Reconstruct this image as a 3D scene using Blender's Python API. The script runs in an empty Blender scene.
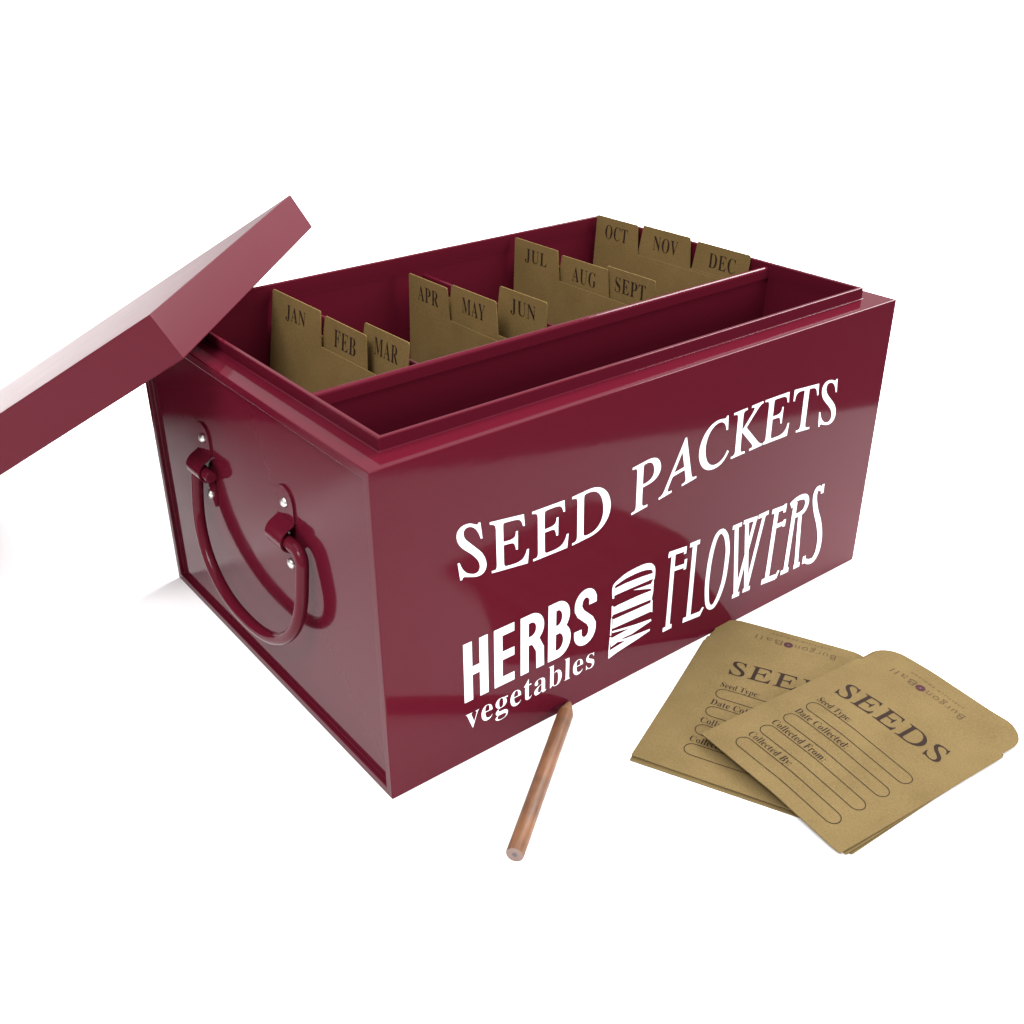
import bpy, bmesh, math, random
from mathutils import Vector, Matrix, Euler, noise
random.seed(7)
SC = bpy.context.scene
COL = SC.collection
PI = math.pi

# ------------------------------------------------------------------ camera
cam_d = bpy.data.cameras.new("camera")
cam = bpy.data.objects.new("camera", cam_d)
COL.objects.link(cam)
cam.location = (-0.18534511, -0.32623682, 0.354121)
cam.rotation_euler = (1.07984789, 0.01100902, -0.65289173)
cam_d.sensor_fit = 'HORIZONTAL'
cam_d.sensor_width = 36.0
cam_d.lens = 36.0 * 1.05787482
cam_d.shift_x = 0.01613971
cam_d.shift_y = -0.01257083
cam_d.clip_start = 0.01
cam_d.clip_end = 200
SC.camera = cam

# ------------------------------------------------------------------ world, lamps, exposure
SC.view_settings.view_transform = 'Standard'
SC.view_settings.look = 'None'
SC.view_settings.exposure = 0.25
SC.view_settings.gamma = 1
w = bpy.data.worlds.new("World"); SC.world = w; w.use_nodes = True
bg = w.node_tree.nodes["Background"]
bg.inputs[1].default_value = 1.0
# a bright room: ceiling brightest, walls dimmer towards the floor, floor dim
_nt = w.node_tree
_tc = _nt.nodes.new("ShaderNodeTexCoord"); _sx = _nt.nodes.new("ShaderNodeSeparateXYZ")
_cr = _nt.nodes.new("ShaderNodeValToRGB"); _mr = _nt.nodes.new("ShaderNodeMapRange")
_mr.inputs["From Min"].default_value = -1; _mr.inputs["From Max"].default_value = 1
_nt.links.new(_tc.outputs["Generated"], _sx.inputs[0]); _nt.links.new(_sx.outputs["Z"], _mr.inputs["Value"])
_nt.links.new(_mr.outputs["Result"], _cr.inputs["Fac"]); _nt.links.new(_cr.outputs["Color"], bg.inputs[0])
_e = _cr.color_ramp.elements
_e[0].position = 0.0; _e[0].color = (0.16, 0.15, 0.15, 1)
_e[1].position = 1.0; _e[1].color = (1.0, 1.0, 1.0, 1)
for _p, _c in ((0.47, (0.20, 0.19, 0.19, 1)), (0.52, (0.40, 0.40, 0.40, 1)), (0.72, (0.80, 0.80, 0.81, 1))):
    _x = _cr.color_ramp.elements.new(_p); _x.color = _c
bg.inputs[1].default_value = 1.22

def area(name, loc, target, sx, sy, power, col=(1, 1, 1), spread=180):
    d = bpy.data.lights.new(name, 'AREA'); d.shape = 'RECTANGLE'
    d.size = sx; d.size_y = sy; d.energy = power; d.color = col; d.spread = math.radians(spread)
    o = bpy.data.objects.new(name, d); COL.objects.link(o)
    o.location = loc
    o.rotation_euler = (Vector(target) - Vector(loc)).to_track_quat('-Z', 'Y').to_euler()
    return o
area("overhead_softbox", (0.3, 0.6, 2.4), (0.15, 0.3, 0.0), 2.2, 2.2, 28, (1, .99, .97))
area("front_fill", (0.4, -1.9, 1.3), (0.15, 0.0, 0.05), 1.0, 0.9, 7)  # added fill that keeps the table lit close to the objects
area("low_front_fill", (0.45, -1.55, 0.62), (0.10, 0.2, 0.0), 0.7, 0.5, 16)  # added low fill, brightens the tabletop and the box front
area("right_fill", (1.70, 0.42, 1.25), (-0.10, 0.50, 0.0), 1.0, 0.9, 16, (1, 1, 1), 70)  # added narrow fill that whitens the shaded table under the lid
area("left_fill", (-1.15, -0.55, 1.95), (-0.1, 0.25, 0.0), 0.9, 0.8, 48)  # added fill that lifts the shade on the table left of the box

# ------------------------------------------------------------------ materials
def mat(name, base, rough, spec=0.5, coat=0.0, coat_rough=0.03, metal=0.0, ior=1.5):
    m = bpy.data.materials.new(name); m.use_nodes = True
    b = m.node_tree.nodes["Principled BSDF"]
    b.inputs["Base Color"].default_value = (*base, 1)
    b.inputs["Roughness"].default_value = rough
    b.inputs["Specular IOR Level"].default_value = spec
    b.inputs["Coat Weight"].default_value = coat
    b.inputs["Coat Roughness"].default_value = coat_rough
    b.inputs["Metallic"].default_value = metal
    b.inputs["IOR"].default_value = ior
    return m

def add_bump(m, scale, strength, dist, detail=4, obj_coord=True):
    nt = m.node_tree; b = nt.nodes["Principled BSDF"]
    tc = nt.nodes.new("ShaderNodeTexCoord"); n = nt.nodes.new("ShaderNodeTexNoise")
    n.inputs["Scale"].default_value = scale; n.inputs["Detail"].default_value = detail
    bp = nt.nodes.new("ShaderNodeBump"); bp.inputs["Strength"].default_value = strength
    bp.inputs["Distance"].default_value = dist
    nt.links.new(tc.outputs["Object"], n.inputs["Vector"])
    nt.links.new(n.outputs["Fac"], bp.inputs["Height"])
    nt.links.new(bp.outputs["Normal"], b.inputs["Normal"])
    return n, bp

def paint(name="burgundy_enamel", r0=0.035, r1=0.12):
    m = mat(name, (0.064, 0.0044, 0.0110), 0.12, 0.09)
    nt = m.node_tree; b = nt.nodes["Principled BSDF"]
    tc = nt.nodes.new("ShaderNodeTexCoord")
    n1 = nt.nodes.new("ShaderNodeTexNoise"); n1.inputs["Scale"].default_value = 9; n1.inputs["Detail"].default_value = 2
    n2 = nt.nodes.new("ShaderNodeTexNoise"); n2.inputs["Scale"].default_value = 260; n2.inputs["Detail"].default_value = 0
    b1 = nt.nodes.new("ShaderNodeBump"); b1.inputs["Strength"].default_value = 0.16; b1.inputs["Distance"].default_value = 0.0025
    b2 = nt.nodes.new("ShaderNodeBump"); b2.inputs["Strength"].default_value = 0.03; b2.inputs["Distance"].default_value = 0.0003
    nt.links.new(tc.outputs["Object"], n1.inputs["Vector"]); nt.links.new(tc.outputs["Object"], n2.inputs["Vector"])
    nt.links.new(n1.outputs["Fac"], b1.inputs["Height"]); nt.links.new(n2.outputs["Fac"], b2.inputs["Height"])
    nt.links.new(b1.outputs["Normal"], b2.inputs["Normal"]); nt.links.new(b2.outputs["Normal"], b.inputs["Normal"])
    # slight roughness and tone variation of sprayed enamel
    n3 = nt.nodes.new("ShaderNodeTexNoise"); n3.inputs["Scale"].default_value = 30; n3.inputs["Detail"].default_value = 5
    mr = nt.nodes.new("ShaderNodeMapRange"); mr.inputs["To Min"].default_value = r0; mr.inputs["To Max"].default_value = r1
    nt.links.new(tc.outputs["Object"], n3.inputs["Vector"]); nt.links.new(n3.outputs["Fac"], mr.inputs["Value"])
    nt.links.new(mr.outputs["Result"], b.inputs["Roughness"])
    return m

def kraft(name, c1, c2, fibre=900):
    m = mat(name, c1, 0.95, 0.05)
    nt = m.node_tree; b = nt.nodes["Principled BSDF"]
    tc = nt.nodes.new("ShaderNodeTexCoord")
    mp = nt.nodes.new("ShaderNodeMapping"); mp.inputs["Scale"].default_value = (1, 0.7, 1)
    n1 = nt.nodes.new("ShaderNodeTexNoise"); n1.inputs["Scale"].default_value = fibre; n1.inputs["Detail"].default_value = 6; n1.inputs["Roughness"].default_value = 0.7
    n2 = nt.nodes.new("ShaderNodeTexNoise"); n2.inputs["Scale"].default_value = 45; n2.inputs["Detail"].default_value = 4
    nt.links.new(tc.outputs["Object"], mp.inputs["Vector"]); nt.links.new(mp.outputs["Vector"], n1.inputs["Vector"])
    nt.links.new(tc.outputs["Object"], n2.inputs["Vector"])
    mx = nt.nodes.new("ShaderNodeMath"); mx.operation = 'MULTIPLY_ADD'; mx.inputs[1].default_value = 0.65
    sc = nt.nodes.new("ShaderNodeMath"); sc.operation = 'MULTIPLY'; sc.inputs[1].default_value = 0.35
    nt.links.new(n2.outputs["Fac"], sc.inputs[0])
    nt.links.new(n1.outputs["Fac"], mx.inputs[0]); nt.links.new(sc.outputs[0], mx.inputs[2])
    cr = nt.nodes.new("ShaderNodeValToRGB")
    cr.color_ramp.elements[0].position = 0.32; cr.color_ramp.elements[0].color = (*c2, 1)
    cr.color_ramp.elements[1].position = 0.68; cr.color_ramp.elements[1].color = (*c1, 1)
    nt.links.new(mx.outputs[0], cr.inputs["Fac"]); nt.links.new(cr.outputs["Color"], b.inputs["Base Color"])
    bp = nt.nodes.new("ShaderNodeBump"); bp.inputs["Strength"].default_value = 0.25; bp.inputs["Distance"].default_value = 0.0002
    nt.links.new(n1.outputs["Fac"], bp.inputs["Height"]); nt.links.new(bp.outputs["Normal"], b.inputs["Normal"])
    return m

def wood():
    m = mat("bare_cedar_wood", (0.3, 0.12, 0.05), 0.5, 0.35)
    nt = m.node_tree; b = nt.nodes["Principled BSDF"]
    tc = nt.nodes.new("ShaderNodeTexCoord")
    mp = nt.nodes.new("ShaderNodeMapping"); mp.inputs["Scale"].default_value = (1, 1, 0.05)
    n1 = nt.nodes.new("ShaderNodeTexNoise"); n1.inputs["Scale"].default_value = 900; n1.inputs["Detail"].default_value = 5
    n2 = nt.nodes.new("ShaderNodeTexNoise"); n2.inputs["Scale"].default_value = 60; n2.inputs["Detail"].default_value = 3
    nt.links.new(tc.outputs["Object"], mp.inputs["Vector"]); nt.links.new(mp.outputs["Vector"], n1.inputs["Vector"])
    nt.links.new(tc.outputs["Object"], n2.inputs["Vector"])
    a = nt.nodes.new("ShaderNodeMath"); a.operation = 'ADD'
    nt.links.new(n1.outputs["Fac"], a.inputs[0]); nt.links.new(n2.outputs["Fac"], a.inputs[1])
    cr = nt.nodes.new("ShaderNodeValToRGB")
    cr.color_ramp.elements[0].position = 0.75; cr.color_ramp.elements[0].color = (0.052, 0.021, 0.009, 1)
    cr.color_ramp.elements[1].position = 1.25; cr.color_ramp.elements[1].color = (0.185, 0.078, 0.032, 1)
    hf = nt.nodes.new("ShaderNodeMath"); hf.operation = 'MULTIPLY'; hf.inputs[1].default_value = 0.5
    cr.color_ramp.elements[0].position = 0.33; cr.color_ramp.elements[1].position = 0.66
    nt.links.new(a.outputs[0], hf.inputs[0]); nt.links.new(hf.outputs[0], cr.inputs["Fac"])
    nt.links.new(cr.outputs["Color"], b.inputs["Base Color"])
    bp = nt.nodes.new("ShaderNodeBump"); bp.inputs["Strength"].default_value = 0.3; bp.inputs["Distance"].default_value = 0.0002
    nt.links.new(n1.outputs["Fac"], bp.inputs["Height"]); nt.links.new(bp.outputs["Normal"], b.inputs["Normal"])
    return m

M_PAINT = paint()
M_LID = paint("duller_lid_enamel", 0.29, 0.33)
M_LID.node_tree.nodes["Principled BSDF"].inputs["Specular IOR Level"].default_value = 0.09
for _b in [q for q in M_LID.node_tree.nodes if q.type == 'BUMP']:      # the lid is pressed smoother than the box
    _b.inputs["Strength"].default_value = 0.012
M_KRAFT = kraft("kraft_paper", (0.144, 0.101, 0.044), (0.092, 0.064, 0.026), 1300)
M_CARD = kraft("kraft_card", (0.150, 0.098, 0.037), (0.098, 0.062, 0.022), 1100)
M_WHITE = mat("white_screen_print", (0.80, 0.82, 0.86), 0.35, 0.4)
M_INK = mat("dark_brown_ink", (0.016, 0.008, 0.005), 0.8, 0.1)
M_INKLIGHT = mat("faded_brown_ink", (0.055, 0.032, 0.015), 0.8, 0.1)
M_INKRED = mat("maroon_ink", (0.040, 0.012, 0.016), 0.8, 0.1)
M_STEEL = mat("nickel_rivet", (0.50, 0.49, 0.47), 0.30, 0.5, metal=1.0); add_bump(M_STEEL, 700, 0.3, 0.0004)
M_WOOD = wood()
M_TIP = mat("sharpened_wood", (0.19, 0.095, 0.048), 0.7, 0.2); add_bump(M_TIP, 900, 0.4, 0.0003)
M_END = mat("pale_end_grain", (0.17, 0.115, 0.10), 0.75, 0.2); add_bump(M_END, 1400, 0.5, 0.0003)
M_LEAD = mat("pencil_lead", (0.05, 0.045, 0.05), 0.45, 0.5); add_bump(M_LEAD, 900, 0.4, 0.0002)
M_GROUND = mat("matt_white_tabletop", (0.93, 0.93, 0.93), 0.9, 0.1)
add_bump(M_GROUND, 60, 0.05, 0.0005)

# ------------------------------------------------------------------ helpers
def tag(o, label=None, cat=None, group=None, kind=None):
    if label: o["label"] = label
    if cat: o["category"] = cat
    if group: o["group"] = group
    if kind: o["kind"] = kind
    return o

def empty(name, loc=(0, 0, 0), mw=None):
    o = bpy.data.objects.new(name, None); COL.objects.link(o)
    o.empty_display_size = 0.02
    if mw is not None: o.matrix_world = mw
    else: o.location = loc
    return o

def link(name, bm, material, parent=None, smooth=False, recalc=True):
    if recalc: bmesh.ops.recalc_face_normals(bm, faces=bm.faces)
    me = bpy.data.meshes.new(name); bm.to_mesh(me); bm.free()
    me.materials.append(material)
    if smooth:
        for p in me.polygons: p.use_smooth = True
    o = bpy.data.objects.new(name, me); COL.objects.link(o)
    if parent is not None: o.parent = parent
    return o

def bevel(o, width, seg=3, angle=30):
    md = o.modifiers.new("bevel", 'BEVEL'); md.width = width; md.segments = seg
    md.limit_method = 'ANGLE'; md.angle_limit = math.radians(angle); md.harden_normals = False
    wn = o.modifiers.new("weighted_normals", "WEIGHTED_NORMAL"); wn.keep_sharp = True; wn.weight = 80
    for p in o.data.polygons: p.use_smooth = True
    return md

def box(bm, x0, x1, y0, y1, z0, z1, mtx=None):
    vs = [bm.verts.new(((x0, x1)[i & 1], (y0, y1)[(i >> 1) & 1], (z0, z1)[(i >> 2) & 1])) for i in range(8)]
    for f in ((0, 2, 3, 1), (4, 5, 7, 6), (0, 1, 5, 4), (2, 6, 7, 3), (0, 4, 6, 2), (1, 3, 7, 5)):
        bm.faces.new([vs[i] for i in f])
    if mtx:
        for v in vs: v.co = mtx @ v.co
    return vs

def rings(bm, X, Y, prof, cap0=True, cap1=True):
    """loft of rectangles: prof = [(inset, z)], outer size X x Y"""
    rs = []
    for ins, z in prof:
        rs.append([bm.verts.new(c) for c in ((ins, ins, z), (X - ins, ins, z), (X - ins, Y - ins, z), (ins, Y - ins, z))])
    fs = []
    for a, b in zip(rs, rs[1:]):
        for i in range(4):
            j = (i + 1) % 4
            fs.append(bm.faces.new((a[i], a[j], b[j], b[i])))
    if cap0: bm.faces.new(rs[0][::-1])
    if cap1: bm.faces.new(rs[-1])
    return fs

def tube(bm, pts, r, seg=16, cap=True, round_end=True):
    """swept round bar through pts (list of Vector)"""
    n = len(pts); prev = None; rr = []
    for i, p in enumerate(pts):
        t = (pts[min(i + 1, n - 1)] - pts[max(i - 1, 0)]).normalized()
        if prev is None:
            a = Vector((1, 0, 0)) if abs(t.x) < 0.9 else Vector((0, 0, 1))
            u = (a - t * a.dot(t)).normalized()
        else:
            u = (prev - t * prev.dot(t)).normalized()
        prev = u; v = t.cross(u)
        rad = r[i] if isinstance(r, (list, tuple)) else r
        rr.append([bm.verts.new(p + (u * math.cos(2 * PI * k / seg) + v * math.sin(2 * PI * k / seg)) * rad) for k in range(seg)])
    for a, b in zip(rr, rr[1:]):
        for k in range(seg):
            bm.faces.new((a[k], a[(k + 1) % seg], b[(k + 1) % seg], b[k]))
    if cap:
        bm.faces.new(rr[0][::-1]); bm.faces.new(rr[-1])

# ---------- lettering
def mserif(s, base=0x1D400):   # serif letters (mathematical bold, or 0x1D434 light)
    return ''.join(chr(base + ord(c) - 65) if c.isupper() else chr(base + 26 + ord(c) - 97) if c.islower() else c for c in s)

def text_faces(s, offset=0.0, shear=0.0, spacing=1.0):
    """flat letters: list of verts (x, y) and faces, exactly as laid out by Blender's own font"""
    c = bpy.data.curves.new("text", 'FONT'); c.body = s; c.offset = offset; c.resolution_u = 6
    c.space_character = spacing
    o = bpy.data.objects.new("text", c); COL.objects.link(o)
    dg = bpy.context.evaluated_depsgraph_get()
    me = bpy.data.meshes.new_from_object(o.evaluated_get(dg))
    vs = [(v.co.x - shear * v.co.y, v.co.y) for v in me.vertices]
    fs = [tuple(p.vertices) for p in me.polygons]
    bpy.data.objects.remove(o); bpy.data.curves.remove(c); bpy.data.meshes.remove(me)
    return vs, fs

def fit(vs, x0, x1, y0, y1):
    a = min(v[0] for v in vs); b = max(v[0] for v in vs); c = min(v[1] for v in vs); d = max(v[1] for v in vs)
    return [(x0 + (v[0] - a) / (b - a) * (x1 - x0), y0 + (v[1] - c) / (d - c) * (y1 - y0)) for v in vs]

def letters(bm, vs, fs, place):
    bv = [bm.verts.new(place(*v)) for v in vs]
    for f in fs:
        try: bm.faces.new([bv[i] for i in f])
        except ValueError: pass

def strip(pts, wd, closed=False):
    """flat stroke of width wd along 2-D pts: verts, faces"""
    n = len(pts); L = []; Rr = []
    for i in range(n):
        if closed: a, b = pts[(i - 1) % n], pts[(i + 1) % n]
        else: a, b = pts[max(i - 1, 0)], pts[min(i + 1, n - 1)]
        dx, dy = b[0] - a[0], b[1] - a[1]; l = math.hypot(dx, dy) or 1
        nx, ny = -dy / l, dx / l
        h = (wd[i] if isinstance(wd, (list, tuple)) else wd) / 2
        L.append((pts[i][0] + nx * h, pts[i][1] + ny * h)); Rr.append((pts[i][0] - nx * h, pts[i][1] - ny * h))
    vs = L + Rr; fs = []
    for i in range(n if closed else n - 1):
        j = (i + 1) % n
        fs.append((i, j, n + j, n + i))
    return vs, fs

def arc(cx, cy, rx, ry, a0, a1, n=14):
    return [(cx + rx * math.cos(math.radians(a0 + (a1 - a0) * i / n)), cy + ry * math.sin(math.radians(a0 + (a1 - a0) * i / n))) for i in range(n + 1)]

# ------------------------------------------------------------------ the surface
bm = bmesh.new()
# table top: its front edge runs a little askew to the box, just in front of the packets
v = [bm.verts.new(c) for c in ((-9, -3.72, 0), (0.1, -0.31, 0), (0.5, -0.16, 0), (12, 4.15, 0), (12, 30, 0), (-9, 30, 0))]
bm.faces.new(v)
tag(link("tabletop", bm, M_GROUND), kind="structure")

# ------------------------------------------------------------------ the box
W, D, H, S, HN = 0.34, 0.24280046, 0.16726344, 0.01310952, 0.00620382
ZT = H + HN
seed_box = tag(empty("storage_box", (0, 0, 0)),
               "open glossy burgundy metal storage box with white SEED PACKETS lettering and a drop handle", "storage box")
bm = bmesh.new()
T = 0.0024
fs = rings(bm, W, D, [(0, 0), (0, H), (S, H), (S, ZT), (S + T, ZT), (S + T, ZT - 0.0085), (S + 0.0014, ZT - 0.0105), (S + 0.0014, 0.002)])
# sunk end panels
for f, sx in ((fs[3], 1), (fs[1], -1)):
    vs_ = list(f.verts); bm.faces.remove(f)
    cy_, cz_ = D / 2, H / 2; g = 0.0048
    def mv(c, dx): return bm.verts.new((c.x + dx, c.y + (g if c.y < cy_ else -g), c.z + (g if c.z < cz_ else -g)))
    r1 = [mv(q.co, 0) for q in vs_]; r2 = [mv(q.co, 0.0026 * sx) for q in vs_]
    for i in range(4):
        j = (i + 1) % 4
        bm.faces.new((vs_[i], vs_[j], r1[j], r1[i])); bm.faces.new((r1[i], r1[j], r2[j], r2[i]))
    bm.faces.new(r2)
body = link("body", bm, M_PAINT, seed_box)
bevel(body, 0.0006, 3)

ZD = 0.1712
# long divider: thin sheet with a rolled top hem
bm = bmesh.new()
YL, YR = 0.0757, 0.0790
x0, x1 = S + 0.0012, W - S - 0.0012
def sheet(bm, a, b, z0, z1, th, hem, hemh):
    """upright sheet between ground points a and b with a rolled top edge"""
    d = Vector((b[0] - a[0], b[1] - a[1], 0)).normalized(); n = Vector((-d.y, d.x, 0))
    prof = [(-th / 2, z0), (-th / 2, z1 - hemh), (-hem / 2, z1 - hemh + 0.0004)]
    prof += [(-hem / 2 * math.cos(t * PI / 8), z1 - hem / 2 + hem / 2 * math.sin(t * PI / 8)) for t in range(9)]
    prof += [(hem / 2, z1 - hemh + 0.0004), (th / 2, z1 - hemh), (th / 2, z0)]
    A = [bm.verts.new((a[0] + n.x * o, a[1] + n.y * o, z)) for o, z in prof]
    B = [bm.verts.new((b[0] + n.x * o, b[1] + n.y * o, z)) for o, z in prof]
    for i in range(len(prof) - 1): bm.faces.new((A[i], A[i + 1], B[i + 1], B[i]))
    bm.faces.new(A[::-1]); bm.faces.new(B)
sheet(bm, (x0, YL), (x1, YR), 0.0022, ZD, 0.0010, 0.0036, 0.007)
link("long_divider", bm, M_PAINT, seed_box)
for k, xd in enumerate((0.0905, 0.1800, 0.2560)):
    bm = bmesh.new()
    sheet(bm, (xd, YL + (YR - YL) * (xd - x0) / (x1 - x0) + 0.0008), (xd, D - S - 0.0014), 0.0022, 0.1600, 0.0010, 0.0022, 0.006)
    link("cross_divider", bm, M_PAINT, seed_box)

# handle brackets: bent strap over the handle end, a domed rivet above and below
XP = 0.0026      # face of the sunk end panel
def bracket(yc, zc):
    root_bm = bmesh.new()
    hw = 0.0078; th = 0.0010
    prof = []                                   # (outward distance, z) of the strap's outer face
    zt, zb = 0.0255, -0.0235
    prof = [(0.0, zt), (0.0, 0.0098), (0.0005, 0.0080), (0.0026, 0.0066), (0.0052, 0.0052), (0.0072, 0.0032), (0.0080, 0.0006),
            (0.0073, -0.0022), (0.0052, -0.0040), (0.0026, -0.0052), (0.0007, -0.0064), (0.0, -0.0082), (0.0, zb)]
    # smooth the profile
    P = []
    for i in range(len(prof) - 1):
        a, b = prof[i], prof[i + 1]
        P.append(a)
        if 0 < i < len(prof) - 2:
            p0, p3 = prof[i - 1], prof[i + 2]
            for t in (0.33, 0.67):
                def cr(q0, q1, q2, q3): return 0.5 * ((2 * q1) + (-q0 + q2) * t + (2 * q0 - 5 * q1 + 4 * q2 - q3) * t * t + (-q0 + 3 * q1 - 3 * q2 + q3) * t ** 3)
                P.append((cr(p0[0], a[0], b[0], p3[0]), cr(p0[1], a[1], b[1], p3[1])))
    P.append(prof[-1])
    n = len(P); outer = []; inner = []
    for i, (d, z) in enumerate(P):
        a, b = P[max(i - 1, 0)], P[min(i + 1, n - 1)]
        tx, tz = b[0] - a[0], b[1] - a[1]; l = math.hypot(tx, tz)
        nx, nz = -tz / l, tx / l
        if nx < 0 and i in (0, n - 1): nx, nz = -nx, -nz
        outer.append((d + nx * th, z + nz * th)); inner.append((d + 0.00005, z))
    def width(i):
        z = P[i][1]
        e = min(zt - z, z - zb)
        return hw if e > hw else hw * math.sqrt(max(0, 1 - ((hw - e) / hw) ** 2)) + 0.0003
    # add extra rows for round ends
    rows = []
    for i in range(n): rows.append((outer[i], inner[i], width(i)))
    def endrows(z_end, sgn):
        rr = []
        for t in (0, 0.12, 0.3, 0.55, 1.0):
            e = hw * t; z = z_end - sgn * e
            rr.append(((th, z), (0.00005, z), hw * math.sqrt(max(0, 1 - (1 - t) ** 2)) + 0.0002))
        return rr
    rows = endrows(zt, 1) + rows[1:-1] + endrows(zb, -1)[::-1]
    V = []
    for o, i_, wd in rows:
        V.append([root_bm.verts.new((XP - o[0], yc - wd, zc + o[1])), root_bm.verts.new((XP - o[0], yc + wd, zc + o[1])),
                  root_bm.verts.new((XP - i_[0], yc + wd, zc + i_[1])), root_bm.verts.new((XP - i_[0], yc - wd, zc + i_[1]))])
    for a, b in zip(V, V[1:]):
        for k in range(4): root_bm.faces.new((a[k], a[(k + 1) % 4], b[(k + 1) % 4], b[k]))
    root_bm.faces.new(V[0][::-1]); root_bm.faces.new(V[-1])
    o = link("handle_bracket", root_bm, M_PAINT, seed_box)
    bevel(o, 0.0003, 2, 40)
    for dz in (0.0168, -0.0160):
        b2 = bmesh.new(); rv = 0.0027; segs = 20; prev = None
        c = Vector((XP - th, yc, zc + dz))
        for j in range(7):
            a = j / 6 * PI / 2
            r_ = rv * math.cos(a) + 1e-5; h_ = rv * 0.62 * math.sin(a)
            ring = [b2.verts.new(c + Vector((-h_, r_ * math.cos(2 * PI * k / segs), r_ * math.sin(2 * PI * k / segs)))) for k in range(segs)]
            if prev:
                for k in range(segs): b2.faces.new((prev[k], prev[(k + 1) % segs], ring[(k + 1) % segs], ring[k]))
            prev = ring
        b2.faces.new(prev)
        link("rivet", b2, M_STEEL, o, smooth=True)
    return o
ZC = 0.1025
bracket(0.1725, ZC); bracket(0.0822, ZC)

# handle: bar bent to a deep U, its ends turned in through the brackets
def handle():
    R = 0.0032
    d0 = 0.0044        # standoff at pivots (from sunk panel)
    def P(y, z):       # swing outward a little towards the bottom
        return Vector((XP - d0 - (ZC - z) * 0.115, y, z))
    pts = [P(0.1590, ZC), P(0.163, ZC), P(0.167, ZC)]
    def bend(cy_, cz_, r_, a0, a1, n=8):
        return [P(cy_ + r_ * math.cos(math.radians(a0 + (a1 - a0) * i / n)), cz_ + r_ * math.sin(math.radians(a0 + (a1 - a0) * i / n))) for i in range(n + 1)]
    rb = 0.0065
    ya, yb = 0.1775, 0.0620
    pts += bend(ya - rb, ZC - rb, rb, 90, 0)
    yc_ = (ya + yb) / 2; a_ = (ya - yb) / 2
    zs = 0.0850; bz = 0.0465     # side straight to zs then half superellipse
    pts += [P(ya, 0.092)]
    N = 44
    for i in range(N + 1):
        t = PI * i / N
        cc, ss = math.cos(t), math.sin(t)
        e = 2 / 2.25
        pts.append(P(yc_ + a_ * math.copysign(abs(cc) ** e, cc), zs - bz * abs(ss) ** e))
    pts += [P(yb, 0.092)]
    pts += bend(yb + rb, ZC - rb, rb, 180, 90)
    pts += [P(0.074, ZC), P(0.080, ZC), P(0.0900, ZC)]
    bm = bmesh.new(); tube(bm, pts, R, 20)
    o = link("handle", bm, M_PAINT, seed_box)
    bevel(o, 0.0008, 3, 50)
handle()

# ---------- white lettering on the front
EPS = 0.00012
def front(x, z): return Vector((x, -EPS, z))
def back_to(name, words):
    for vs, fs in words: pass
def front_mesh(name, pieces):
    bm = bmesh.new()
    for i, (vs, fs) in enumerate(pieces):
        e = EPS + i * 0.000005
        letters(bm, vs, fs, lambda x, z, e=e: Vector((x, -e, z)))
    for f in bm.faces:
        f.normal_update()
        if f.normal.y > 0: f.normal_flip()
    return link(name, bm, M_WHITE, seed_box, recalc=False)
ISH = 0.2867
def roman(s, off=0.0, sp=1.0):
    return text_faces(mserif(s, 0x1D434), off, ISH, sp)
def base_line(x):      # the printed line dips under SEED and rises under PACKETS
    K = [(0.030, 0.1035), (0.047, 0.1020), (0.061, 0.0985), (0.0845, 0.0960), (0.107, 0.0960), (0.142, 0.0990), (0.162, 0.1015), (0.185, 0.1050),
         (0.209, 0.1080), (0.240, 0.1090), (0.262, 0.1085), (0.288, 0.1062), (0.305, 0.1040)]
    for (a, p), (b, q) in zip(K, K[1:]):
        if x <= b:
            t = (x - a) / (b - a); return p + (q - p) * t
    return K[-1][1]
CAP = 0.0262
def wavy(word, x0, x1):
    vs, fs = roman(word, 0.006)
    yy = [v[1] for v in roman("E", 0.010)[0]]; lo, hi = min(yy), max(yy)
    vs = fit([(a, b) for a, b in vs], x0, x1, min(v[1] for v in vs), max(v[1] for v in vs))
    return [(a, base_line(a) + (b - lo) / (hi - lo) * CAP) for a, b in vs], fs
v1, f1 = wavy("SEED", 0.0402, 0.1292)
v2, f2 = wavy("PACKETS", 0.1425, 0.2985)
front_mesh("lettering", [(v1, f1), (v2, f2)])

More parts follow.
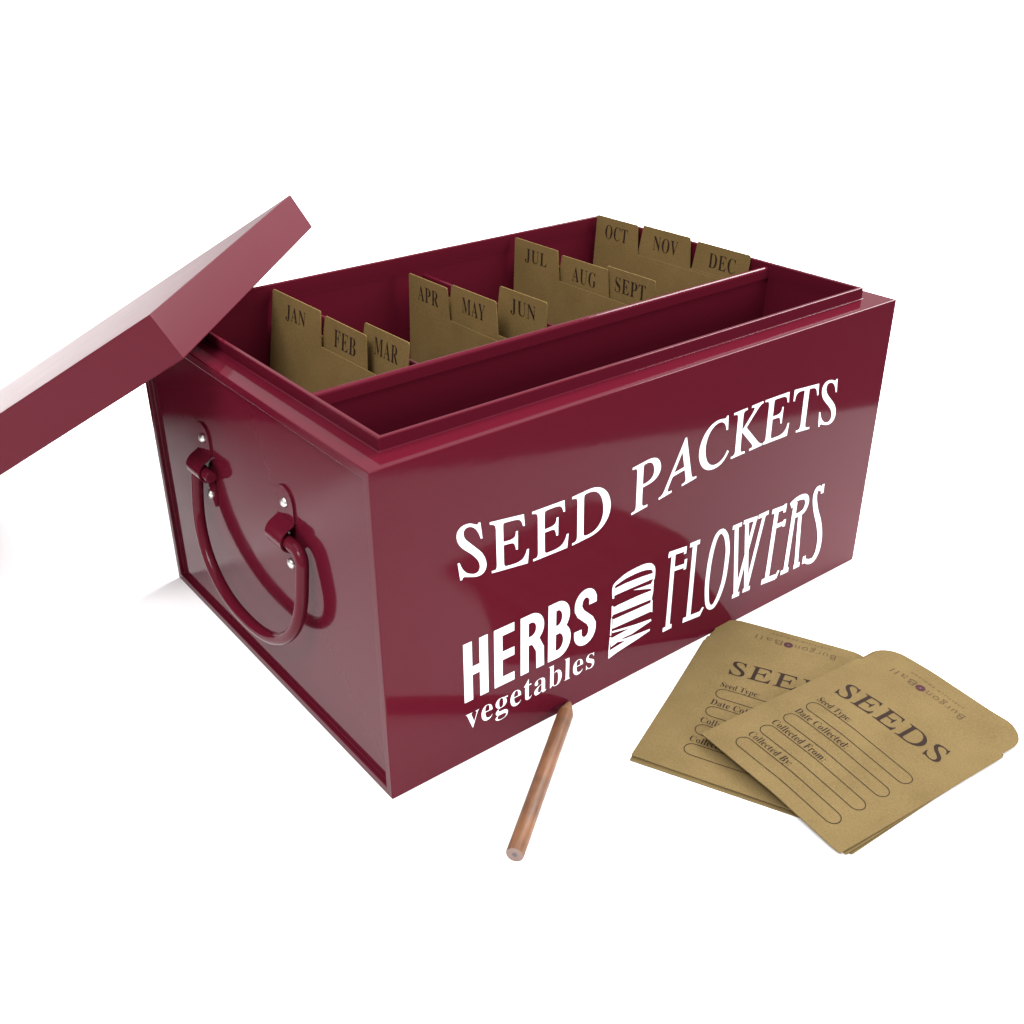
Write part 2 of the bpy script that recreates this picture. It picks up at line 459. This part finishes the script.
def herbs():
    """heavy condensed sans capitals, unit box height 1, drawn as strokes"""
    P = []; h = 0.0328; z0 = 0.0
    lw = 0.0048
    X0 = [0.0418, 0.0592, 0.0748, 0.0917, 0.1083]; wd = 0.0138
    def put(pts, w_, ox, cl=False):
        vs, fs = strip([(ox + x, z0 + z) for x, z in pts], w_, cl); P.append((vs, fs))
    hl = lw / 2; hb = 0.0047; hh = hb / 2
    x = X0[0]
    put([(hl, 0), (hl, h)], lw, x); put([(wd - hl, 0), (wd - hl, h)], lw, x); put([(hl, h * .50), (wd - hl, h * .50)], hb, x)
    x = X0[1]; we = 0.0118
    put([(hl, 0), (hl, h)], lw, x)
    for zz in (hh, h * .51, h - hh): put([(hl, zz), (we, zz)], hb, x)
    x = X0[2]; wr = 0.0142
    put([(hl, 0), (hl, h)], lw, x)
    c1 = h * .47
    put([(hl, h - hh), (wr * .45, h - hh)] + arc(wr * .45, (h - hh + c1 + hh) / 2, wr * .55 - hl, (h - hh - c1 - hh) / 2, 88, -88) + [(wr * .45, c1 + hh), (hl, c1 + hh)], lw, x)
    put([(wr * .52, c1 + hh), (wr * .66, c1 + hh * .2), (wr - hl, c1 - hh * 2.0), (wr - hl + .0003, 0)], [lw, lw, lw, lw], x)
    x = X0[3]
    put([(hl, 0), (hl, h)], lw, x)
    m = h * .515
    put([(hl, h - hh), (wr * .42, h - hh)] + arc(wr * .42, (h - hh + m) / 2, wr * .53 - hl, (h - hh - m) / 2, 88, -88) + [(wr * .42, m), (hl, m)], lw, x)
    put([(hl, m - .0002), (wr * .45, m - .0002)] + arc(wr * .45, (m + hh) / 2, wr * .56 - hl, (m - hh) / 2, 88, -88) + [(wr * .45, hh), (hl, hh)], lw, x)
    x = X0[4]; ws = 0.0142; r = ws / 2 - hl
    s = [(ws - hl, h * .70), (ws - hl, h * .80)] + arc(ws / 2, h - hh - r * 1.2, r, r * 1.2, 15, 180) + [(hl, h * .70)] + \
        [(hl + r * .35, h * .60), (ws / 2, h * .505), (ws - hl - r * .35, h * .41), (ws - hl, h * .31)] + arc(ws / 2, hh + r * 1.2, r, r * 1.2, 0, -165) + [(hl, h * .24), (hl, h * .31)]
    put(s, lw, x)
    # the word's foot rises very slightly from left to right
    out = []
    for vs, fs in P:
        out.append(([(a, 0.0354 + b - 0.0004 + (a - .0418) * 0.004) for a, b in vs], fs))
    return out
front_mesh("lettering", herbs())
v3, f3 = text_faces(mserif("vegetables"), -0.010, 0, 1.06); v3 = fit(v3, 0.0422, 0.1225, 0.0148, 0.0318)
front_mesh("lettering", [(v3, f3)])
# WILD, set upwards in a bulging block, and FLOWERS in tall thin deco letters: outlines and strokes in metres on the front panel
WILD_POLY = [[(0.13359,0.06142),(0.13386,0.05651),(0.13782,0.05656),(0.16178,0.05599),(0.16169,0.05939),(0.15336,0.06036),(0.14189,0.06096),(0.13543,0.06068)],[(0.13331,0.05068),(0.13364,0.04458),(0.13448,0.04515),(0.16142,0.04342),(0.16222,0.04824),(0.16052,0.04909),(0.15146,0.04966),(0.13735,0.04977),(0.13493,0.04955)],[(0.14774,0.05453),(0.16018,0.05331),(0.16196,0.05607),(0.16222,0.04824),(0.16128,0.04862),(0.16023,0.05044),(0.15394,0.0525)],[(0.13429,0.04222),(0.13415,0.03678),(0.13547,0.03667),(0.16137,0.03587),(0.16256,0.0349),(0.16211,0.04282),(0.16096,0.04345),(0.16075,0.0415),(0.14753,0.04183)],[(0.13342,0.04544),(0.13357,0.0328),(0.13304,0.03304),(0.13324,0.04552)],[(0.13358,0.03099),(0.1473,0.03171),(0.16157,0.03101),(0.16232,0.02973),(0.14849,0.02738),(0.14218,0.0276),(0.13387,0.02557)],[(0.13237,0.01882),(0.13352,0.02381),(0.14682,0.02531),(0.16104,0.0248),(0.16168,0.02372),(0.15339,0.02225),(0.13815,0.0202)],[(0.13237,0.01882),(0.13381,0.03168),(0.13273,0.03215),(0.13228,0.02406)]]
WILD_STR = [[(0.13393,0.05512,0.00133),(0.13353,0.05943,0.00151),(0.1342,0.06267,0.00207),(0.13738,0.06409,0.00284),(0.14162,0.06525,0.00362),(0.14769,0.06573,0.00406),(0.15387,0.06559,0.0045),(0.15841,0.06445,0.00435),(0.16129,0.06205,0.0026),(0.16198,0.05797,0.00181),(0.16183,0.05535,0.00141)],[(0.16154,0.02426,0.00126),(0.14408,0.0258,0.00162),(0.13399,0.02837,0.00118)],[(0.1618,0.03043,0.00125),(0.15,0.03174,0.00162),(0.13426,0.0347,0.00127)],[(0.13348,0.05076,0.00096),(0.13364,0.04458,0.00096)],[(0.13337,0.04316,0.00097),(0.13321,0.03312,0.00098)]]
FLOW_STR = [[(0.17557,0.06537,0.00284),(0.17507,0.0206,0.003)],[(0.17207,0.06645,0.00281),(0.18477,0.06524,0.00289)],[(0.18434,0.06657,0.0016),(0.18419,0.06238,0.00161)],[(0.17546,0.05597,0.00239),(0.18495,0.05495,0.00244)],[(0.18529,0.05876,0.00178),(0.1849,0.05256,0.00179)],[(0.17149,0.01962,0.00265),(0.1781,0.01967,0.00268)],[(0.17258,0.06707,0.00156),(0.17254,0.0644,0.00157)],[(0.18758,0.06609,0.00258),(0.19494,0.06576,0.00262)],[(0.19133,0.06518,0.00309),(0.19094,0.0199,0.00327)],[(0.18677,0.01938,0.00307),(0.19966,0.01826,0.00316)],[(0.19915,0.01732,0.00246),(0.20237,0.02148,0.0014)],[(0.21278,0.06576,0.00289),(0.21581,0.0613,0.00309),(0.21796,0.0532,0.00314),(0.21818,0.04447,0.00317),(0.21742,0.03347,0.00321),(0.21489,0.02492,0.00322),(0.21135,0.0193,0.00305),(0.20808,0.01911,0.00285),(0.20544,0.02303,0.003),(0.20387,0.0338,0.00312),(0.20393,0.04497,0.00308),(0.2051,0.05554,0.00305),(0.20722,0.06296,0.00303),(0.20973,0.06589,0.00287),(0.21293,0.06582,0.00289)],[(0.22348,0.06521,0.00295),(0.22878,0.0189,0.00315)],[(0.22878,0.0189,0.00259),(0.23883,0.06384,0.00251)],[(0.23181,0.06507,0.003),(0.23757,0.01901,0.0032)],[(0.23757,0.01901,0.00264),(0.24626,0.06469,0.00254)],[(0.22041,0.06497,0.00242),(0.22759,0.06485,0.00245)],[(0.2291,0.06529,0.00246),(0.24036,0.06428,0.00251)],[(0.2413,0.06445,0.00252),(0.24954,0.06455,0.00256)],[(0.22606,0.01871,0.00258),(0.23193,0.01841,0.00261)],[(0.23477,0.01909,0.00262),(0.24074,0.01879,0.00265)],[(0.25279,0.06368,0.00295),(0.26453,0.0629,0.00302)],[(0.26398,0.06507,0.00207),(0.26376,0.05967,0.00208)],[(0.25679,0.06342,0.00334),(0.25521,0.01832,0.00351)],[(0.25591,0.05289,0.00263),(0.26467,0.05257,0.00267)],[(0.26496,0.05474,0.00209),(0.26456,0.05033,0.0021)],[(0.25077,0.01862,0.00348),(0.26321,0.01743,0.00356)],[(0.26301,0.01658,0.00238),(0.26539,0.02084,0.00158)],[(0.27287,0.06258,0.00326),(0.27157,0.01818,0.00341)],[(0.26917,0.06332,0.00266),(0.27333,0.06467,0.00287),(0.27844,0.06472,0.00328),(0.28222,0.06296,0.00331),(0.28351,0.059,0.00334),(0.28169,0.05492,0.00314),(0.27742,0.05371,0.00273),(0.27291,0.054,0.00232)],[(0.27843,0.05388,0.00313),(0.28134,0.01858,0.00327)],[(0.26758,0.01813,0.00299),(0.27439,0.01803,0.00303)],[(0.27919,0.01779,0.00306),(0.28449,0.01792,0.00309)],[(0.26864,0.06437,0.0019),(0.27069,0.06056,0.00191)],[(0.29667,0.06679,0.00199),(0.29663,0.06098,0.00241)],[(0.2965,0.0633,0.0024),(0.29307,0.06544,0.00317),(0.29068,0.0642,0.00336),(0.29051,0.05894,0.00358),(0.2933,0.05031,0.00383),(0.29769,0.04099,0.00411),(0.3007,0.03066,0.00418),(0.30061,0.0213,0.00401),(0.29759,0.01632,0.0038),(0.29306,0.01627,0.00335),(0.289,0.01863,0.00249)],[(0.28839,0.02182,0.00247),(0.28829,0.01674,0.00249)]]
def smooth(pts, n=5):
    if len(pts) < 4: return pts
    out = []
    for i in range(len(pts) - 1):
        p0 = pts[max(i - 1, 0)]; p1 = pts[i]; p2 = pts[i + 1]; p3 = pts[min(i + 2, len(pts) - 1)]
        for k in range(n):
            t = k / n
            out.append(tuple(0.5 * (2 * b + (c - a) * t + (2 * a - 5 * b + 4 * c - d) * t * t + (3 * b - a - 3 * c + d) * t ** 3) for a, b, c, d in zip(p0, p1, p2, p3)))
    return out + [pts[-1]]
def strokes(L):
    P = []
    for st in L:
        q = smooth(st)
        P.append(strip([(a, b) for a, b, c in q], [c for a, b, c in q]))
    return P
front_mesh("lettering", [(p, [tuple(range(len(p)))]) for p in WILD_POLY] + strokes([[(a, b, c * 0.82) for a, b, c in q] for q in WILD_STR]))
front_mesh("lettering", strokes(FLOW_STR))

# ------------------------------------------------------------------ the lid, leaning on the back left corner
lid_q = (-0.0259, 0.1407, 0.1997)
A = Vector((-0.0259, 0.1407, 0.1997)); B = Vector((0.139, 0.3188, 0.1993)); Ee = Vector((-0.2384, 0.3371, 0.0212))
u = (B - A).normalized(); vv = (Ee - A); vv = (vv - u * vv.dot(u)).normalized(); nn = u.cross(vv)
if nn.z < 0: nn = -nn
LT = 0.0244
# the lid's own frame: x along its short side, y along its long side, z out of its top
mw = Matrix(((u.x, vv.x, nn.x, A.x), (u.y, vv.y, nn.y, A.y), (u.z, vv.z, nn.z, A.z), (0, 0, 0, 1)))
lid = tag(empty("box_lid", mw=mw),
          "shallow burgundy metal lid leaning on the open box's back left corner", "lid")
bm = bmesh.new()
rings(bm, D, 0.34, [(0, 0), (0, -LT), (0.0012, -LT), (0.0012, -0.0012)])
tag_l = link("lid_shell", bm, M_LID, lid)
bevel(tag_l, 0.0006, 3)

# ------------------------------------------------------------------ month divider cards
def month_card(txt, label, yb, ya, ztop, xtop, lean, y_hi, y_lo, drop=0.0185, twist=0.0, text_w=None, th=0.0006):
    """card in the y-z plane; tab from yb (far) to ya (near); body y_hi..y_lo; its foot stands on the box floor"""
    zb = 0.0028
    h = ztop - zb
    root = empty("month_card", (xtop - math.tan(lean) * h, 0, zb))
    root.rotation_euler = (0, 0, 0)
    tag(root, label, "divider card", "kraft month cards standing in the box")
    # outline in (y, height)
    r = 0.0011; o = []
    hb = h - drop
    def cor(cy_, cz_, a0, a1): return arc(cy_, cz_, r, r, a0, a1, 5)
    o = [(y_hi, 0), (y_lo, 0)]
    if ya - y_lo < 0.003:
        ya_ = y_lo
        o += cor(ya_ + r, h - r, 180, 90)
    else:
        o += cor(y_lo + r, hb - r, 180, 90) + [(ya - 0.0024, hb)] + cor(ya + r, h - r, 180, 90)
    if y_hi - yb < 0.003:
        o += cor(y_hi - r, h - r, 90, 0)
    else:
        o += cor(yb - r, h - r, 90, 0) + [(yb + 0.0024, hb)] + cor(y_hi - r, hb - r, 90, 0)
    # bowed sheet: grid through triangulation is overkill; cut the outline into height bands
    def X(y, z): return math.tan(lean) * z + twist * (y - y_hi) + 0.0012 * math.sin(PI * z / h) * (1 if lean > 0.05 else .6)
    bm = bmesh.new()
    fr = [bm.verts.new((0, y, z)) for y, z in o]
    f = bm.faces.new(fr)
    for k in range(1, 14):
        bmesh.ops.bisect_plane(bm, geom=bm.verts[:] + bm.edges[:] + bm.faces[:], plane_co=(0, 0, h * k / 14), plane_no=(0, 0, 1))
    r_ = bmesh.ops.extrude_face_region(bm, geom=bm.faces[:])
    bmesh.ops.translate(bm, verts=[g for g in r_["geom"] if isinstance(g, bmesh.types.BMVert)], vec=(th, 0, 0))
    for v_ in bm.verts: v_.co.x += X(v_.co.y, v_.co.z)
    link("card_sheet", bm, M_CARD, root)
    vs, fs = text_faces(mserif(txt), -0.009, 0, 1.10)
    tw = text_w or 0.0215
    yc = (yb + ya) / 2 - 0.0005
    vs = fit(vs, 0, 1, 0, 1)
    bm = bmesh.new()
    def place(x, y):
        yy = yc + tw / 2 - x * tw; zz = h - 0.0137 + y * 0.0092
        return Vector((X(yy, zz) - 0.00012, yy, zz))
    letters(bm, vs, fs, place)
    for f in bm.faces:
        f.normal_update()
        if f.normal.x > 0: f.normal_flip()
    link("month_print", bm, M_INK, root, recalc=False)
    return root
L = "kraft month card standing in the box, its tab printed "
month_card("JAN", L + "JAN", 0.2246, 0.1721, 0.1718, 0.0750, 0.18, 0.2246, 0.1000, twist=-.02)
month_card("FEB", L + "FEB", 0.1705, 0.1294, 0.1695, 0.0772, 0.15, 0.2240, 0.0990, twist=-.01)
month_card("MAR", L + "MAR", 0.1405, 0.1001, 0.1723, 0.0825, 0.13, 0.2250, 0.1001, twist=-.02)
month_card("APR", L + "APR", 0.2155, 0.1755, 0.1670, 0.1605, 0.045, 0.2155, 0.1000)
month_card("MAY", L + "MAY", 0.1745, 0.1328, 0.1690, 0.1625, 0.045, 0.2140, 0.0990, twist=-.01)
month_card("JUN", L + "JUN", 0.1465, 0.1059, 0.1722, 0.1750, 0.03, 0.2245, 0.1059, twist=-.02)
month_card("JUL", L + "JUL", 0.2222, 0.1795, 0.1728, 0.2475, 0.05, 0.2222, 0.1000)
month_card("AUG", L + "AUG", 0.1784, 0.1368, 0.1700, 0.2495, 0.05, 0.2200, 0.0990, twist=-.01)
month_card("SEPT", L + "SEPT", 0.1397, 0.0988, 0.1715, 0.2520, 0.03, 0.2240, 0.0988, text_w=.0255)
month_card("OCT", L + "OCT", 0.2232, 0.1839, 0.1760, 0.3200, 0.10, 0.2232, 0.1000)
month_card("NOV", L + "NOV", 0.1800, 0.1385, 0.1767, 0.3210, 0.10, 0.2210, 0.0990, twist=-.01)
month_card("DEC", L + "DEC", 0.1330, 0.0903, 0.1755, 0.3225, 0.09, 0.2240, 0.0903)

# ------------------------------------------------------------------ seed packets
PW, PH = 0.0875, 0.1325           # width and height of the envelope body with its flap
def packet(label, O, ex, zfun, z_add, printed=True, top=True, thick=0.0011, seed=0, shift=(0, 0)):
    """O: foot-left corner (ground xy), ex: unit xy direction along the foot edge; ey = turned left of it"""
    ex = Vector((ex[0], ex[1])).normalized(); ey = Vector((-ex.y, ex.x))
    root = empty("seed_packet", (O[0], O[1], 0))
    root.rotation_euler = (0, 0, math.atan2(ex.y, ex.x))
    tag(root, label, "seed packet", "kraft seed packets lying in front of the box")
    rnd = random.Random(seed)
    ph = rnd.random() * 6
    def Z(x, y):
        g = Vector((O[0], O[1])) + ex * x + ey * y
        z = zfun(g.x, g.y) + z_add
        z += 0.00025 * math.sin(x * 55 + ph) * math.sin(y * 38 + ph * .7) + 0.0005 * max(0, (y - 0.118) / 0.02) ** 2 * .6
        return z
    hf = 0.1100              # fold line of the flap: the flap is a touch narrower, with round shoulders
    o = [(0.0004, 0), (PW - 0.0004, 0), (PW, 0.0006), (PW, hf)]
    i_ = 0.0016; r = 0.0115
    o += [(PW - i_, hf + 0.0016)] + arc(PW - i_ - r, PH - r, r, r, 0, 90, 9) + arc(i_ + r, PH - r, r, r, 90, 180, 9) + [(i_, hf + 0.0016), (0, hf), (0, 0.0006)]
    bm = bmesh.new()
    bm.faces.new([bm.verts.new((x, y, 0)) for x, y in o])
    for k in range(1, 18):
        bmesh.ops.bisect_plane(bm, geom=bm.verts[:] + bm.edges[:] + bm.faces[:], plane_co=(PW * k / 18, 0, 0), plane_no=(1, 0, 0))
    for k in range(1, 28):
        bmesh.ops.bisect_plane(bm, geom=bm.verts[:] + bm.edges[:] + bm.faces[:], plane_co=(0, PH * k / 28, 0), plane_no=(0, 1, 0))
    r_ = bmesh.ops.extrude_face_region(bm, geom=bm.faces[:])
    tv = [g for g in r_["geom"] if isinstance(g, bmesh.types.BMVert)]
    ts = set(tv)
    for v_ in bm.verts:
        x, y = v_.co.x, v_.co.y
        z = Z(x, y)
        # two paper layers that part a little along the open sides
        e = min(x, PW - x, y) / 0.02; e = max(0, min(1, e))
        v_.co.z = z + (thick * (0.65 + 0.35 * e) if v_ in ts else 0)
    env = link("envelope", bm, M_KRAFT, root, smooth=False)
    bevel(env, 0.0002, 2, 50)
    # back leaf: a second sheet just under the front one, peeking out at the side seam
    if printed:
        ztop = lambda x, y: Z(x, y) + thick * (0.65 + 0.35 * max(0, min(1, min(x, PW - x, y) / 0.02))) + 0.00014
        def pl(x, y): return Vector((x + shift[0], y + shift[1], ztop(x + shift[0], y + shift[1])))
        def pr(name, pieces, m):
            bm = bmesh.new()
            for k, (vs, fs) in enumerate(pieces):
                letters(bm, vs, fs, pl)
            for f in bm.faces:
                f.normal_update()
                if f.normal.z < 0: f.normal_flip()
            link(name, bm, m, root, recalc=False)
        vs, fs = roman("SEEDS", 0.004, 1.05); vs = [(x, y + (x - .0135) * .05) for x, y in fit(vs, 0.0130, 0.0735, 0.0768, 0.0895)]
        pr("title_print", [(vs, fs)], M_INK)
        lines = []
        boxes = []
        lab = ["Seed Type:", "Date Collected:", "Collected From:", "Collected By:"]
        wds = [0.0205, 0.0330, 0.0335, 0.0270]
        for k in range(4):
            y1 = 0.0635 - k * 0.0157          # top of the rounded field
            hgt = 0.0080
            xa, xb = 0.0128, 0.0755
            rr = hgt / 2
            p = arc(xb - rr, y1 - rr, rr, rr, 90, -90, 12)
            p += [(xb - rr + (xa - xb + 2 * rr) * t / 20, y1 - 2 * rr) for t in range(1, 20)]
            p += arc(xa + rr, y1 - rr, rr, rr, 270, 90, 12)
            p += [(xa + rr + (xb - xa - 2 * rr) * t / 20, y1) for t in range(1, 20)]
            boxes.append(strip(p, 0.00042, True))
            vs, fs = text_faces(mserif(lab[k]), -0.008, 0, 1.05)
            lines.append((fit(vs, 0.0130, 0.0130 + wds[k] * 0.98, y1 + (0.0002 if k in (0, 3) else 0.0012), y1 + 0.0056), fs))
        pr("field_outline", boxes, M_INK)
        pr("field_label", lines, M_INK)
        # maker's name, printed upside down on the flap
        def turned(vs): return [(PW - x, y) for x, y in vs]
        LX, LY = 0.0600, 0.1190        # reads upside down: x runs left, y runs down from here
        vs, fs = text_faces("Burgon", -0.016, 0, 1.15)
        vs1 = [(LX - x, LY - y) for x, y in fit(vs, 0.0, 0.0220, -0.0016, 0.0042)]
        vs2, fs2 = text_faces("Ball", -0.016, 0, 1.15)
        vs2 = [(LX - 0.0288 - x, LY - y) for x, y in fit(vs2, 0.0, 0.0148, 0.0, 0.0042)]
        vs3, fs3 = text_faces("SHEFFIELD ENGLAND", -0.004, 0, 1.6)
        vs3 = [(0.0555 - x, 0.1240 - y) for x, y in fit(vs3, 0.0, 0.0320, 0.0, 0.0013)]
        pr("maker_print", [(vs1, fs), (vs2, fs2), (vs3, fs3)], M_INKLIGHT)
        cx_, cy_ = LX - 0.0255, LY - 0.0022
        p = arc(cx_, cy_, 0.0015, 0.0015, 0, 345, 23)
        pr("flower_emblem", [strip(p, 0.0020, True)], M_INKRED)
    return root

import mathutils
# lower pair lies flat; upper pile rests across it
ZA = lambda x, y: 0.0002
OA = Vector((0.1325 + .000, -0.1280)); LA = Vector((0.1049, -0.0468))
# foot edge runs from LA (left) to the right; text reads left to right along it
exA = Vector((0.405, -0.914)).normalized()
packet("blank-edged kraft seed packet almost hidden under the printed one touching the box front", (0.1030, -0.0478), exA + Vector((.012, .0)), ZA, 0.0, printed=False, seed=1)
packet("printed kraft seed packet touching the box front, its right half under the packet pile", (0.1049, -0.0468), exA, ZA, 0.0013, seed=2, shift=(0.0078, 0.0047))
# upper pile: rises over the lower pair along its left half
def ZB(x, y):
    # distance along direction away from the lower pair
    d = (Vector((x, y)) - Vector((0.1327, -0.147))).dot(Vector((-0.06, 0.998)))
    return 0.0004 + 0.0030 * max(0.0, min(1.0, (d - 0.005) / 0.035))
exB = Vector((-0.0078 + .0, -0.0864)).normalized()
packet("bottom kraft seed packet of the right pile, only its lower edge showing", (0.1404, -0.0618), exB + Vector((.045, 0)), ZB, 0.0, printed=False, seed=3)
packet("middle kraft seed packet of the right pile, only its lower right edge showing", (0.1395, -0.0610), exB + Vector((.02, 0)), ZB, 0.0013, printed=False, seed=4)
packet("fully visible printed kraft seed packet on top of the right pile", (0.1385, -0.0600), exB, ZB, 0.0026, seed=5)

# ------------------------------------------------------------------ the pencil
pr_ = 0.0040
tip = Vector((0.1066, -0.0003, 0.0)); butt = Vector((0.0212, -0.0632, 0.0))
dirv = (tip - butt); Lp = dirv.length; dirv.normalize()
rot = dirv.to_track_quat('Z', 'Y')
pen = empty("pencil", mw=Matrix.Translation(butt + Vector((0, 0, pr_))) @ rot.to_matrix().to_4x4())
tag(pen, "short round bare wood pencil lying with its tip against the box front", "pencil")
bm = bmesh.new()
tube(bm, [Vector((0, 0, z)) for z in (0.0, 0.0004, 0.02, 0.05, 0.08, Lp - 0.0100)], [pr_ - .0003, pr_, pr_, pr_, pr_, pr_], 28, cap=False)
link("shaft", bm, M_WOOD, pen, smooth=True)
bm = bmesh.new()
tube(bm, [Vector((0, 0, z)) for z in (Lp - 0.0100, Lp - 0.0097, Lp - 0.0016)], [pr_, pr_ - .0001, 0.0013], 28, cap=False)
link("sharpened_cone", bm, M_TIP, pen, smooth=True)
bm = bmesh.new()
tube(bm, [Vector((0, 0, z)) for z in (Lp - 0.0016, Lp - 0.0008, Lp - .0005)], [0.0013, 0.0009, .0005], 16)
link("lead_point", bm, M_LEAD, pen, smooth=True)
bm = bmesh.new()
tube(bm, [Vector((0, 0, z)) for z in (0.00001, 0.0001)], [pr_ - 0.0003, pr_ - 0.0003], 28)
link("end_face", bm, M_END, pen)
bm = bmesh.new()
tube(bm, [Vector((0, 0, z)) for z in (-0.0001, 0.0)], [0.0011, 0.0011], 16)
link("lead_core", bm, M_LEAD, pen)
